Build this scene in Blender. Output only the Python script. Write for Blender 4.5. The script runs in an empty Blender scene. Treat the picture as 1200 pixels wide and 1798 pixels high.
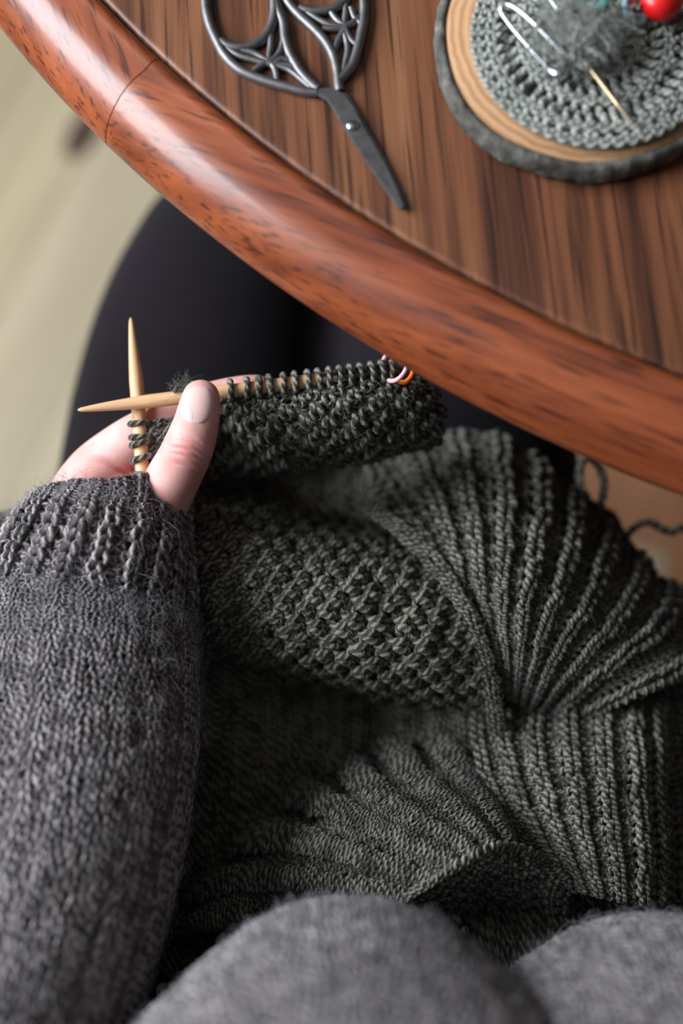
import bpy, bmesh, math, random
import numpy as np
from mathutils import Vector, Matrix
random.seed(7)
RNG = np.random.default_rng(7)
scene = bpy.context.scene
COL = scene.collection

# ---------------------------------------------------------------- camera
TH = math.radians(18.0)
CAM = np.array([0.0, 0.0, 1.26])
FPX = 2497.0
FWD = np.array([0, math.sin(TH), -math.cos(TH)])
UPV = np.array([0, math.cos(TH), math.sin(TH)])
RGT = np.array([1.0, 0, 0])
cd = bpy.data.cameras.new('camera')
cd.sensor_fit = 'VERTICAL'; cd.sensor_height = 36.0; cd.sensor_width = 24.0
cd.lens = 36.0 * FPX / 1798.0
cd.clip_start = 0.02
cam = bpy.data.objects.new('camera', cd); COL.objects.link(cam)
cam.location = CAM; cam.rotation_euler = (TH, 0, 0)
scene.camera = cam
cd.dof.use_dof = True
cd.dof.focus_distance = 0.594
cd.dof.aperture_fstop = 2.5
cd.dof.aperture_blades = 0

# ---------------------------------------------------------------- world, light, exposure
w = bpy.data.worlds.new('world'); scene.world = w; w.use_nodes = True
w.node_tree.nodes['Background'].inputs['Color'].default_value = (0.62, 0.74, 0.95, 1)
w.node_tree.nodes['Background'].inputs['Strength'].default_value = 1.0
al = bpy.data.lights.new('window_daylight', 'AREA')
al.shape = 'RECTANGLE'; al.size = 1.10; al.size_y = 1.25
al.energy = 76.0; al.color = (0.86, 0.92, 1.0)
alo = bpy.data.objects.new('window_daylight', al); COL.objects.link(alo)
alo.location = (-1.31, 0.40, 1.60); alo.rotation_euler = (0, math.radians(-90), 0)
vs = scene.view_settings
vs.view_transform = 'Standard'; vs.look = 'None'; vs.gamma = 1.0
vs.use_curve_mapping = False
vs.exposure = 0.0

# ---------------------------------------------------------------- helpers
def W(px, py, z):
    """a pixel of the 1200x1798 photograph at world height z -> world point (vectorised)"""
    px = np.asarray(px, float); py = np.asarray(py, float); z = np.asarray(z, float)
    d = FWD + RGT * ((px - 600) / FPX)[..., None] + UPV * ((899 - py) / FPX)[..., None]
    return CAM + d * ((z - CAM[2]) / d[..., 2])[..., None]
def depth_of(p):
    return float(np.dot(np.asarray(p) - CAM, FWD))
def B(px, py, z, rpx):
    p = W(px, py, z); return p, rpx * depth_of(p) / FPX

def tagp(o, label=None, category=None, group=None, kind=None):
    if label: o['label'] = label
    if category: o['category'] = category
    if group: o['group'] = group
    if kind: o['kind'] = kind
    return o
def empty(name, loc=(0, 0, 0), **k):
    o = bpy.data.objects.new(name, None); COL.objects.link(o); o.location = loc
    o.empty_display_size = 0.02
    return tagp(o, **k)
def link_mesh(name, me, mat, parent=None, **k):
    if mat is not None and len(me.materials) == 0: me.materials.append(mat)
    o = bpy.data.objects.new(name, me); COL.objects.link(o)
    if parent is not None:
        o.parent = parent
        o.matrix_parent_inverse = Matrix.Translation(parent.location).inverted()
    return tagp(o, **k)
def mesh_np(name, verts, quads, uvs=None, smooth=True):
    """verts (n,3), quads (m,4), uvs (m,4,2)"""
    me = bpy.data.meshes.new(name)
    n, m = len(verts), len(quads)
    me.vertices.add(n); me.vertices.foreach_set('co', np.ascontiguousarray(verts, np.float32).ravel())
    me.loops.add(m * 4); me.loops.foreach_set('vertex_index', np.ascontiguousarray(quads, np.int32).ravel())
    me.polygons.add(m)
    me.polygons.foreach_set('loop_start', np.arange(m, dtype=np.int32) * 4)
    me.polygons.foreach_set('use_smooth', np.full(m, smooth, bool))
    if uvs is not None:
        l = me.uv_layers.new(name='UVMap')
        l.data.foreach_set('uv', np.ascontiguousarray(uvs, np.float32).ravel())
    me.update(calc_edges=True); me.validate()
    return me
class Geo:
    """collects tubes and grids for ONE mesh"""
    def __init__(s): s.v = []; s.q = []; s.uv = []; s.n = 0
    def add(s, v, q, uv):
        s.v.append(v); s.q.append(q + s.n); s.uv.append(uv); s.n += len(v)
    def tubes(s, P, rad, nrm=None, sides=6, closed=False, cap=False):
        """P (k,n,3) paths, rad scalar or (k,n), nrm (k,n,3) reference normals"""
        P = np.asarray(P, float)
        if P.ndim == 2: P = P[None]
        k, n, _ = P.shape
        rad = np.broadcast_to(np.asarray(rad, float), (k, n))
        if closed: T = np.roll(P, -1, 1) - np.roll(P, 1, 1)
        else: T = np.gradient(P, axis=1)
        T /= np.linalg.norm(T, axis=2, keepdims=True) + 1e-12
        if nrm is None:
            ref = np.array([0.0, 0, 1])
            N = np.zeros_like(P)
            for a in range(k):
                t = T[a, 0]; r = ref if abs(t[2]) < 0.8 else np.array([1.0, 0, 0])
                c = r - t * r.dot(t); c /= np.linalg.norm(c); N[a, 0] = c
                for b in range(1, n):
                    t = T[a, b]; c = N[a, b-1] - t * N[a, b-1].dot(t)
                    N[a, b] = c / (np.linalg.norm(c) + 1e-12)
        else:
            N = np.broadcast_to(nrm, P.shape) - T * (T * nrm).sum(2, keepdims=True)
            N /= np.linalg.norm(N, axis=2, keepdims=True) + 1e-9
        Bn = np.cross(T, N)
        a = np.arange(sides) * 2 * math.pi / sides
        V = P[:, :, None] + rad[:, :, None, None] * (N[:, :, None] * np.cos(a)[:, None] + Bn[:, :, None] * np.sin(a)[:, None])
        idx = np.arange(k * n * sides).reshape(k, n, sides)
        nx = np.roll(idx, -1, 2)
        L = np.cumsum(np.r_[0, np.linalg.norm(np.diff(P[0], axis=0), axis=1)])
        if closed: i0, i1, j0, j1 = idx, np.roll(idx, -1, 1), nx, np.roll(nx, -1, 1); sl = n
        else: i0, i1, j0, j1 = idx[:, :-1], idx[:, 1:], nx[:, :-1], nx[:, 1:]; sl = n - 1
        q = np.stack([i0, j0, j1, i1], -1).reshape(-1, 4)
        u0 = L[:sl]; u1 = np.r_[L[1:], L[-1] + (L[1] if n > 1 else 0)][:sl]
        vv = np.arange(sides) / sides
        uv = np.zeros((k, sl, sides, 4, 2))
        uv[..., 0, 0] = u0[None, :, None]; uv[..., 1, 0] = u0[None, :, None]
        uv[..., 2, 0] = u1[None, :, None]; uv[..., 3, 0] = u1[None, :, None]
        uv[..., 0, 1] = vv; uv[..., 3, 1] = vv; uv[..., 1, 1] = vv + 1 / sides; uv[..., 2, 1] = vv + 1 / sides
        s.add(V.reshape(-1, 3), q, uv.reshape(-1, 4, 2))
        if cap and not closed:
            for e in (0, n - 1):
                for kk in range(k):
                    c = len(s.v); base = s.n
                    ring = V[kk, e]; ctr = P[kk, e] + (T[kk, e] * (-1 if e == 0 else 1)) * rad[kk, e] * .35
                    vv2 = np.vstack([ring, ctr[None]])
                    qq = []
                    for z in range(0, sides, 2):
                        qq.append((z, (z + 1) % sides, (z + 2) % sides, sides))
                    s.add(vv2, np.array(qq), np.zeros((len(qq), 4, 2)))
    def grid(s, G, closed_u=False):
        """G (rows, cols, 3)"""
        r, c, _ = G.shape
        idx = np.arange(r * c).reshape(r, c)
        if closed_u: a, b = idx, np.roll(idx, -1, 1)
        else: a, b = idx[:, :-1], idx[:, 1:]
        q = np.stack([a[:-1], b[:-1], b[1:], a[1:]], -1).reshape(-1, 4)
        s.add(G.reshape(-1, 3), q, np.zeros((len(q), 4, 2)))
    def mesh(s, name, smooth=True):
        return mesh_np(name, np.vstack(s.v), np.vstack(s.q), np.vstack(s.uv), smooth)
def smooth_path(pts, n):
    """Catmull-Rom through pts (m,d) -> (n,d)"""
    P = np.asarray(pts, float); m = len(P)
    P = np.vstack([2 * P[0] - P[1], P, 2 * P[-1] - P[-2]])
    t = np.linspace(0, m - 1, n); i = np.clip(t.astype(int), 0, m - 2); f = (t - i)[:, None]
    a, b, c, d = P[i], P[i + 1], P[i + 2], P[i + 3]
    return .5 * (2 * b + (c - a) * f + (2 * a - 5 * b + 4 * c - d) * f**2 + (3 * b - a - 3 * c + d) * f**3)
def pix_path(pts, n):
    q = smooth_path(pts, n); return W(q[:, 0], q[:, 1], q[:, 2])
def cr_matrix(t, m):
    """Catmull-Rom basis weights for parameters t in 0..1 over m control points"""
    s = np.clip(t, 0, 1) * (m - 1); i = np.clip(s.astype(int), 0, m - 2); f = s - i
    w_ = np.stack([-.5*f + f**2 - .5*f**3, 1 - 2.5*f**2 + 1.5*f**3, .5*f + 2*f**2 - 1.5*f**3, -.5*f**2 + .5*f**3], -1)
    return i, w_
def patch(ctrl):
    """ctrl rows x cols of (px,py,z) -> S(u,v) world points"""
    C = np.asarray(ctrl, float)
    Wd = W(C[..., 0], C[..., 1], C[..., 2])
    E_ = np.concatenate([2 * Wd[:1] - Wd[1:2], Wd, 2 * Wd[-1:] - Wd[-2:-1]], 0)
    E_ = np.concatenate([2 * E_[:, :1] - E_[:, 1:2], E_, 2 * E_[:, -1:] - E_[:, -2:-1]], 1)
    R_, C_ = Wd.shape[:2]
    def S(u, v):
        u = np.asarray(u, float); v = np.asarray(v, float)
        iu, wu = cr_matrix(u, C_); iv, wv = cr_matrix(v, R_)
        out = np.zeros(u.shape + (3,))
        for a in range(4):
            for b in range(4):
                out += E_[iv + a, iu + b] * (wv[..., a] * wu[..., b])[..., None]
        return out
    return S
def surf_frame(S, u, v, flip=1):
    e = 1e-3
    u0, u1 = np.clip(u - e, 0, 1), np.clip(u + e, 0, 1); v0, v1 = np.clip(v - e, 0, 1), np.clip(v + e, 0, 1)
    Su = (S(u1, v) - S(u0, v)) / (u1 - u0)[..., None]; Sv = (S(u, v1) - S(u, v0)) / (v1 - v0)[..., None]
    N = np.cross(Su, Sv) * flip; N /= np.linalg.norm(N, axis=-1, keepdims=True) + 1e-12
    return Su, Sv, N
def knit(geo, S, ncol, nrow, pat, r0=.0013, k=10, sides=6, depth=.6, rib=1.0, flip=1, jit=.08, base=True,
         a=.21, tall=1.4, wrap=False, v_of=None, base_off=1.9):
    """real yarn loops laid row by row over the surface S; pat (nrow,ncol): +1 knit, -1 purl"""
    pat = np.asarray(pat, float)
    n = ncol * k + (0 if wrap else 1)
    t = np.arange(n) / k
    col = np.minimum(t.astype(int), ncol - 1); fr = t - col
    J = np.arange(nrow)[:, None]
    u = np.broadcast_to((t + a * np.sin(4 * math.pi * fr)) / ncol, (nrow, n)).copy()
    v = (J + .5 + tall * .5 * -np.cos(2 * math.pi * fr)[None]) / nrow
    jc = RNG.normal(0, jit, (nrow, ncol, 3))
    ker = np.hanning(k + 3)[1:-1]; ker /= ker.sum()
    def sm(x):
        xp = np.concatenate([x[:, -k:], x, x[:, :k]], 1) if wrap else np.pad(x, ((0, 0), (k, k)), mode='edge')
        return np.apply_along_axis(lambda z: np.convolve(z, ker, 'same'), 1, xp)[:, k:-k]
    u += sm(jc[:, col, 0]) / ncol; v += sm(jc[:, col, 1]) / nrow
    p = pat[:, col]
    dn = p * -np.cos(4 * math.pi * fr)[None] * depth
    ker2 = np.ones(3) / 3
    xp = np.concatenate([dn[:, -2:], dn, dn[:, :2]], 1)
    dn = np.apply_along_axis(lambda z: np.convolve(z, ker2, 'same'), 1, xp)[:, 2:-2]
    dn += sm(p) * rib + sm(jc[:, col, 2]) * 1.2
    if wrap: u = u % 1.0
    v = np.clip(v, 0, 1)
    if not wrap: u = np.clip(u, 0, 1)
    Su, Sv, N = surf_frame(S, u, v, flip)
    wloc = np.linalg.norm(Su, axis=-1) / ncol; hloc = np.linalg.norm(Sv, axis=-1) / nrow
    sc = np.clip(np.minimum(wloc / (r0 * 3.7), hloc / (r0 * 2.7)), .45, 1.12)
    rad = r0 * sc * (.72 + .44 * np.sin(2 * math.pi * fr)**2)[None]
    P = S(u, v) + N * (dn * rad)[..., None]
    geo.tubes(P, rad, N, sides=sides, closed=wrap)
    if base:
        gu = np.linspace(0, 1, max(6, ncol * 2)); gv = np.linspace(0, 1, max(6, nrow))
        if wrap: gu = gu[:-1]
        U_, V_ = np.meshgrid(gu, gv)
        _, _, N2 = surf_frame(S, U_, V_, flip)
        geo.grid(S(U_, V_) - N2 * r0 * base_off, closed_u=wrap)
    return P, N
def rib_pat(nrow, ncol, period, on):
    return np.broadcast_to(np.where((np.arange(ncol) % period) < on, 1, -1), (nrow, ncol)).copy()
def seed_pat(nrow, ncol):
    i, j = np.meshgrid(np.arange(ncol), np.arange(nrow)); return np.where((i + j) % 2 == 0, 1, -1)
def moss_pat(nrow, ncol):
    i, j = np.meshgrid(np.arange(ncol), np.arange(nrow)); return np.where((i + (j // 2)) % 2 == 0, 1, -1)
def fuzz(P, N, count, length=.006, rad=.00006, lift=.9, start=.0012):
    """loose fibres standing off the yarn"""
    Pf, Nf = P.reshape(-1, 3), N.reshape(-1, 3)
    idx = RNG.integers(0, len(Pf), count)
    o = Pf[idx] + Nf[idx] * start; nn = Nf[idx]
    d = RNG.normal(0, 1, (count, 3)); d /= np.linalg.norm(d, axis=1, keepdims=True)
    tan = d - nn * (d * nn).sum(1, keepdims=True); tan /= np.linalg.norm(tan, axis=1, keepdims=True)
    d2 = RNG.normal(0, 1, (count, 3))
    L = length * RNG.uniform(.4, 1.5, count)
    lf = lift * RNG.uniform(.15, 1.0, count)
    s = np.linspace(0, 1, 6)
    paths = (o[:, None] + (s[None, :, None] * L[:, None, None]) * (tan[:, None] + nn[:, None] * lf[:, None, None])
             + (np.sin(s * math.pi)[None, :, None] * L[:, None, None]) * .28 * d2[:, None]
             - nn[:, None] * ((s**2)[None, :, None] * (L * lf)[:, None, None]) * .7)
    g = Geo(); rr = rad * (1 - .6 * s)[None] * RNG.uniform(.7, 1.4, (count, 1))
    g.tubes(paths, rr, np.broadcast_to(nn[:, None], paths.shape), sides=3)
    return g
def chain(pts, n=14):
    """pts [(p, r, squash)] -> dense interpolated balls"""
    A = np.array([[*p, r, (x[0] if x else 1)] for p, r, *x in pts], float)
    return smooth_path(A, n)
def blob_mesh(name, balls, voxel, iters=6, zdir=(0, 0, 1)):
    """one continuous skin over overlapping balls (voxel remesh + smoothing)"""
    ns = 6; gt = np.linspace(-1, 1, ns); ga, gb = np.meshgrid(gt, gt, indexing='ij'); bv_, bq_ = [], []
    gi = np.arange(ns * ns).reshape(ns, ns); fq = np.stack([gi[:-1, :-1], gi[1:, :-1], gi[1:, 1:], gi[:-1, 1:]], -1).reshape(-1, 4)
    for k_, (ax_, sg_) in enumerate([(a, b) for a in range(3) for b in (1, -1)]):
        P = np.zeros((ns * ns, 3)); P[:, ax_] = sg_; P[:, (ax_ + 1) % 3] = np.tan(ga * math.pi / 4).ravel(); P[:, (ax_ + 2) % 3] = np.tan(gb * math.pi / 4).ravel()
        bv_.append(P / np.linalg.norm(P, axis=1, keepdims=True)); bq_.append((fq if sg_ > 0 else fq[:, ::-1]) + k_ * ns * ns)
    SV, SQ = np.vstack(bv_), np.vstack(bq_); vv_, qq_ = [], []
    _, inv_i = np.unique(SV.round(5), axis=0, return_index=True, return_inverse=True)[1:]; inv_i = inv_i.ravel()
    uq = np.zeros((inv_i.max() + 1, 3)); uq[inv_i] = SV; SV, SQ = uq, inv_i[SQ]
    for k_, x in enumerate(balls):
        vv_.append(SV * (x[3], x[3], x[3] * x[4]) + x[:3]); qq_.append(SQ + k_ * len(SV))
    me = mesh_np('tmp', np.vstack(vv_), np.vstack(qq_))
    o = bpy.data.objects.new('tmp', me); COL.objects.link(o)
    md = o.modifiers.new('r', 'REMESH'); md.mode = 'VOXEL'; md.voxel_size = voxel
    dg = bpy.context.evaluated_depsgraph_get()
    out = bpy.data.meshes.new_from_object(o.evaluated_get(dg)); out.name = name
    bpy.data.objects.remove(o); bpy.data.meshes.remove(me)
    n = len(out.vertices); co = np.zeros(n * 3); out.vertices.foreach_get('co', co); co = co.reshape(-1, 3)
    ed = np.zeros(len(out.edges) * 2, int); out.edges.foreach_get('vertices', ed); ed = ed.reshape(-1, 2)
    deg = np.bincount(ed.ravel(), minlength=n)[:, None] + 1e-9
    for _ in range(iters):
        s = np.zeros_like(co)
        for c_ in range(3):
            s[:, c_] = np.bincount(ed[:, 0], co[ed[:, 1], c_], n) + np.bincount(ed[:, 1], co[ed[:, 0], c_], n)
        co = co * .4 + (s / deg) * .6
    out.vertices.foreach_set('co', co.ravel().astype(np.float32)); out.update()
    out.polygons.foreach_set('use_smooth', np.ones(len(out.polygons), bool))
    return out, co
def lathe(name, prof, a0=0, a1=2 * math.pi, n=64, cap=False):
    """prof [(r,z)] swept about z"""
    full = abs(a1 - a0 - 2 * math.pi) < 1e-6
    A = np.linspace(a0, a1, n, endpoint=not full)
    P = np.array(prof)
    G = np.stack([P[None, :, 0] * np.cos(A)[:, None], P[None, :, 0] * np.sin(A)[:, None], np.broadcast_to(P[None, :, 1], (len(A), len(P)))], -1)
    g = Geo(); g.grid(np.swapaxes(G, 0, 1), closed_u=full)
    return g.mesh(name)
def box_mesh(name, lo, hi, bev=0.0):
    bm = bmesh.new(); bmesh.ops.create_cube(bm, size=1)
    for v in bm.verts: v.co = Vector([lo[i] + (v.co[i] + .5) * (hi[i] - lo[i]) for i in range(3)])
    if bev: bmesh.ops.bevel(bm, geom=bm.edges[:], offset=bev, segments=2, affect='EDGES', profile=.6)
    me = bpy.data.meshes.new(name); bm.to_mesh(me); bm.free(); return me
def poly_prism(name, pts3, thick, bev=.0004):
    """flat outline (n,3) on a plane of constant z, extruded up by thick"""
    bm = bmesh.new(); vs_ = [bm.verts.new(p) for p in pts3]; f = bm.faces.new(vs_)
    f.normal_update()
    r = bmesh.ops.extrude_face_region(bm, geom=[f])
    bmesh.ops.translate(bm, verts=[e for e in r['geom'] if isinstance(e, bmesh.types.BMVert)], vec=(0, 0, thick))
    bmesh.ops.recalc_face_normals(bm, faces=bm.faces[:])
    if bev: bmesh.ops.bevel(bm, geom=[e for e in bm.edges], offset=bev, segments=2, affect='EDGES')
    me = bpy.data.meshes.new(name); bm.to_mesh(me); bm.free(); return me

# ---------------------------------------------------------------- materials
class M:
    def __init__(s, name):
        s.m = bpy.data.materials.new(name); s.m.use_nodes = True
        s.nt = s.m.node_tree; s.b = s.nt.nodes['Principled BSDF']
    def n(s, t, **k):
        x = s.nt.nodes.new(t)
        for a, b in k.items(): setattr(x, a, b)
        return x
    def l(s, a, b): s.nt.links.new(a, b)
    def set(s, **k):
        for a, b in k.items(): s.b.inputs[a.replace('_', ' ')].default_value = b
        return s
    def coords(s, kind='Object', scale=(1, 1, 1), rot=(0, 0, 0)):
        tc = s.n('ShaderNodeTexCoord'); mp = s.n('ShaderNodeMapping')
        mp.inputs['Scale'].default_value = scale; mp.inputs['Rotation'].default_value = rot
        s.l(tc.outputs[kind], mp.inputs['Vector']); return mp.outputs['Vector']
    def noise(s, vec, scale, detail=3, rough=.55, dist=0.0):
        x = s.n('ShaderNodeTexNoise'); x.inputs['Scale'].default_value = scale; x.inputs['Detail'].default_value = detail
        x.inputs['Roughness'].default_value = rough; x.inputs['Distortion'].default_value = dist
        if vec is not None: s.l(vec, x.inputs['Vector'])
        return x.outputs['Fac']
    def ramp(s, fac, stops):
        x = s.n('ShaderNodeValToRGB'); e = x.color_ramp.elements
        while len(e) < len(stops): e.new(.5)
        for el, (p, c) in zip(e, stops): el.position = p; el.color = (*c, 1)
        s.l(fac, x.inputs['Fac']); return x.outputs['Color']
    def mix(s, fac, a, b, mode='MIX'):
        x = s.n('ShaderNodeMix', data_type='RGBA', blend_type=mode)
        for sock, v in ((x.inputs['Factor'], fac), (x.inputs[6], a), (x.inputs[7], b)):
            if hasattr(v, 'links'): s.l(v, sock)
            else: sock.default_value = v if isinstance(v, (int, float)) else (*v, 1)
        return x.outputs[2]
    def math(s, op, a, b=0.0):
        x = s.n('ShaderNodeMath', operation=op)
        for sock, v in zip(x.inputs, (a, b)):
            if hasattr(v, 'links'): s.l(v, sock)
            else: sock.default_value = v
        return x.outputs[0]
    def bump(s, h, strength=.3, dist=.001):
        x = s.n('ShaderNodeBump'); x.inputs['Strength'].default_value = strength; x.inputs['Distance'].default_value = dist
        s.l(h, x.inputs['Height']); s.l(x.outputs[0], s.b.inputs['Normal'])
    def col(s, c): s.l(c, s.b.inputs['Base Color']); return s

def yarn_mat(name, dark, mid, light, pitch=330, sheen=.25, marl=140):
    m = M(name).set(Roughness=.9, Specular_IOR_Level=.15, Sheen_Weight=sheen, Sheen_Roughness=.5)
    uv = m.n('ShaderNodeTexCoord').outputs['UV']
    sp = m.n('ShaderNodeSeparateXYZ'); m.l(uv, sp.inputs[0])
    tw = m.math('ADD', m.math('MULTIPLY', sp.outputs[0], pitch), m.math('MULTIPLY', sp.outputs[1], 2.0))
    s_ = m.math('ADD', m.math('MULTIPLY', m.math('SINE', m.math('MULTIPLY', tw, 2 * math.pi)), .5), .5)
    ob = m.coords('Object')
    n1 = m.noise(ob, marl, 3); n2 = m.noise(ob, 1100, 2); n3 = m.noise(ob, 22, 2)
    f = m.math('ADD', m.math('ADD', m.math('MULTIPLY', n1, .75), m.math('MULTIPLY', n2, .35)), m.math('ADD', m.math('MULTIPLY', n3, .2), m.math('MULTIPLY', s_, .34)))
    m.col(m.ramp(f, [(.50, dark), (.82, mid), (1.0, light)]))
    m.bump(m.math('ADD', m.math('MULTIPLY', s_, 1.0), m.math('MULTIPLY', n2, 1.2)), .8, .0008)
    return m.m
MAT = {}
MAT['green'] = yarn_mat('olive_grey_yarn', (.011, .0105, .0078), (.060, .0570, .0430), (.265, .250, .195))
MAT['grey'] = yarn_mat('grey_brown_wool', (.026, .022, .022), (.125, .106, .105), (.39, .35, .345), pitch=260)
MAT['sage'] = yarn_mat('pale_sage_cotton', (.13, .135, .115), (.30, .31, .265), (.46, .47, .42))
def simple(name, c, rough=.5, **k):
    m = M(name).set(Base_Color=(*c, 1), Roughness=rough, **k); return m.m
MAT['fibre_green'] = simple('olive_fibre', (.16, .165, .13), .9)
MAT['fibre_grey'] = simple('grey_fibre', (.26, .255, .27), .9)
MAT['fibre_sage'] = simple('sage_fibre', (.42, .43, .38), .9)

def skin():
    m = M('skin').set(Roughness=.48, Specular_IOR_Level=.4, Subsurface_Weight=.35, Subsurface_Scale=.004)
    m.b.inputs['Subsurface Radius'].default_value = (1.0, .35, .2)
    ob = m.coords('Object')
    n1 = m.noise(ob, 55, 3); n2 = m.noise(ob, 900, 3, .6); n3 = m.noise(ob, 160, 2)
    c = m.ramp(m.math('ADD', m.math('MULTIPLY', n1, .75), m.math('MULTIPLY', n3, .25)), [(.32, (.72, .34, .30)), (.5, (.80, .45, .40)), (.68, (.85, .55, .50))])
    at = m.n('ShaderNodeAttribute', attribute_name='flush')
    m.col(m.mix(at.outputs['Fac'], c, (.66, .22, .19)))
    m.bump(n2, .18, .0005); return m.m
MAT['skin'] = skin()
MAT['nail'] = simple('fingernail', (.82, .54, .51), .24, Subsurface_Weight=.2, Subsurface_Scale=.002)
MAT['lunula'] = simple('nail_moon', (.84, .60, .565), .26)
def wood_needle():
    m = M('bamboo').set(Roughness=.42, Specular_IOR_Level=.4)
    uv = m.coords('UV', (40, 9, 1)); n = m.noise(uv, 1.0, 4, .6); uv2 = m.coords('UV', (18, 30, 1)); n2 = m.noise(uv2, 2.0, 3)
    m.col(m.ramp(m.math('ADD', m.math('MULTIPLY', n, .6), m.math('MULTIPLY', n2, .4)), [(.3, (.56, .30, .14)), (.5, (.72, .44, .23)), (.7, (.82, .57, .34))]))
    m.bump(n2, .12, .0003); return m.m
MAT['bamboo'] = wood_needle()
def metal(name, c, rough, met=1.0, var=0.0):
    m = M(name).set(Roughness=rough, Metallic=met)
    if var:
        n = m.noise(m.coords('Object'), 220, 4, .6)
        m.col(m.ramp(n, [(.3, tuple(x * (1 - var) for x in c)), (.7, tuple(x * (1 + var) for x in c))]))
        m.bump(n, .15, .0003)
    else: m.set(Base_Color=(*c, 1))
    return m.m
MAT['gunmetal'] = metal('gunmetal', (.19, .18, .178), .5, .85, .25)
MAT['steel'] = metal('steel', (.62, .64, .68), .25)
MAT['brass'] = metal('brass', (.62, .48, .30), .32)
def table_wood(name, axis_scale, cols, rough, seed, coat=.5, pores=True, bumpf=.12):
    m = M(name).set(Roughness=rough, Coat_Weight=coat, Coat_Roughness=.18, Specular_IOR_Level=.45)
    ob = m.coords('Object', axis_scale, (0, 0, seed * .0))
    n1 = m.noise(ob, 1.0, 4, .6, .25); n2 = m.noise(ob, 4.2, 3, .65, .1)
    wv = m.n('ShaderNodeTexWave', wave_type='BANDS', bands_direction='X'); wv.inputs['Scale'].default_value = .55
    wv.inputs['Distortion'].default_value = 7.0; wv.inputs['Detail'].default_value = 3; wv.inputs['Detail Scale'].default_value = .8
    m.l(ob, wv.inputs['Vector'])
    f = m.math('ADD', m.math('MULTIPLY', n1, .70), m.math('ADD', m.math('MULTIPLY', n2, .26), m.math('MULTIPLY', wv.outputs['Fac'], .04)))
    c = m.ramp(f, cols)
    if pores:
        pv = m.coords('Object', tuple(x * 9 if x > 20 else x * 6 for x in axis_scale))
        pn = m.noise(pv, 1.0, 2, .5)
        pf = m.ramp(pn, [(.55, (0, 0, 0)), (.68, (1, 1, 1))])
        pm = m.math('MULTIPLY', pf, .75)
        c = m.mix(pm, c, tuple(x * .35 for x in cols[0][1]))
    m.col(c); m.bump(n2, bumpf, .0008); return m.m
MAT['veneer'] = table_wood('oak_veneer', (58, 2.0, 58), [(.34, (.033, .0095, .005)), (.45, (.105, .034, .0135)), (.55, (.190, .067, .027)), (.68, (.27, .112, .049))], .5, 1, .12)
MAT['rim'] = table_wood('stained_oak_rim', (75, 5.5, 60), [(.28, (.060, .013, .006)), (.44, (.20, .043, .013)), (.60, (.32, .076, .022)), (.78, (.40, .120, .040))], .42, 2, .42)
MAT['darkwood'] = table_wood('table_leg_wood', (30, 30, 2.4), [(.3, (.06, .02, .01)), (.5, (.14, .05, .02)), (.75, (.22, .09, .04))], .45, 3, .3)
def plank_mat():
    m = M('floor_laminate').set(Roughness=.55, Specular_IOR_Level=.3)
    oi = m.n('ShaderNodeObjectInfo')
    geo = m.n('ShaderNodeNewGeometry')
    ob = m.coords('Object', (18, 1.6, 18)); n1 = m.noise(ob, 1.0, 4, .6, .4)
    c = m.mix(1.0, oi.outputs['Color'], m.ramp(n1, [(.3, (.78, .76, .74)), (.7, (1.1, 1.1, 1.1))]), 'MULTIPLY')
    m.col(c); m.bump(n1, .05, .001); return m.m
MAT['plank'] = plank_mat()
MAT['knot'] = simple('plank_knot', (.10, .05, .035), .6)
def leg_mat():
    m = M('leggings_fabric').set(Roughness=.85, Specular_IOR_Level=.1, Sheen_Weight=.14, Sheen_Roughness=.4)
    n = m.noise(m.coords('Object'), 1500, 2); n2 = m.noise(m.coords('Object'), 9, 2)
    m.col(m.ramp(m.math('ADD', m.math('MULTIPLY', n, .4), m.math('MULTIPLY', n2, .6)), [(.35, (.0062, .0046, .0062)), (.65, (.0112, .0085, .0112))])); m.bump(n, .1, .0004); return m.m
MAT['leggings'] = leg_mat()
def slice_mat():
    m = M('birch_slice').set(Roughness=.6, Specular_IOR_Level=.3)
    ob = m.coords('Object')
    wv = m.n('ShaderNodeTexWave', wave_type='RINGS', rings_direction='Z'); wv.inputs['Scale'].default_value = 85
    wv.inputs['Distortion'].default_value = 2.5; wv.inputs['Detail Scale'].default_value = 1.5; m.l(ob, wv.inputs['Vector'])
    n = m.noise(ob, 30, 3)
    m.col(m.ramp(m.math('ADD', m.math('MULTIPLY', wv.outputs['Fac'], .35), m.math('MULTIPLY', n, .65)), [(.25, (.34, .17, .075)), (.5, (.47, .26, .125)), (.8, (.56, .34, .18))])); return m.m
MAT['slice'] = slice_mat()
def bark_mat():
    m = M('bark').set(Roughness=.95, Specular_IOR_Level=.1)
    ob = m.coords('Object'); n = m.noise(ob, 130, 5, .65); n2 = m.noise(ob, 28, 2)
    m.col(m.ramp(m.math('ADD', m.math('MULTIPLY', n, .6), m.math('MULTIPLY', n2, .4)), [(.33, (.035, .028, .022)), (.5, (.11, .105, .090)), (.66, (.24, .245, .215))])); m.bump(n, .8, .002); return m.m
MAT['bark'] = bark_mat()
MAT['pink'] = simple('pink_plastic', (.80, .42, .46), .35)
MAT['orange'] = simple('orange_plastic', (.85, .17, .015), .32)
MAT['red'] = simple('red_plastic', (.72, .012, .012), .3)
MAT['teal'] = simple('teal_plastic', (.10, .42, .38), .4)
MAT['paleblue'] = simple('pale_blue_plastic', (.36, .55, .60), .35)
def paint(name, c):
    m = M(name).set(Roughness=.9); n = m.noise(m.coords('Object'), 6, 3)
    m.col(m.ramp(n, [(.3, tuple(x * .94 for x in c)), (.7, c)])); return m.m
MAT['wall'] = paint('wall_paint', (.13, .12, .115)); MAT['ceiling'] = paint('ceiling_paint', (.20, .19, .185))
MAT['white'] = paint('window_white', (.78, .78, .76))
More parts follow.
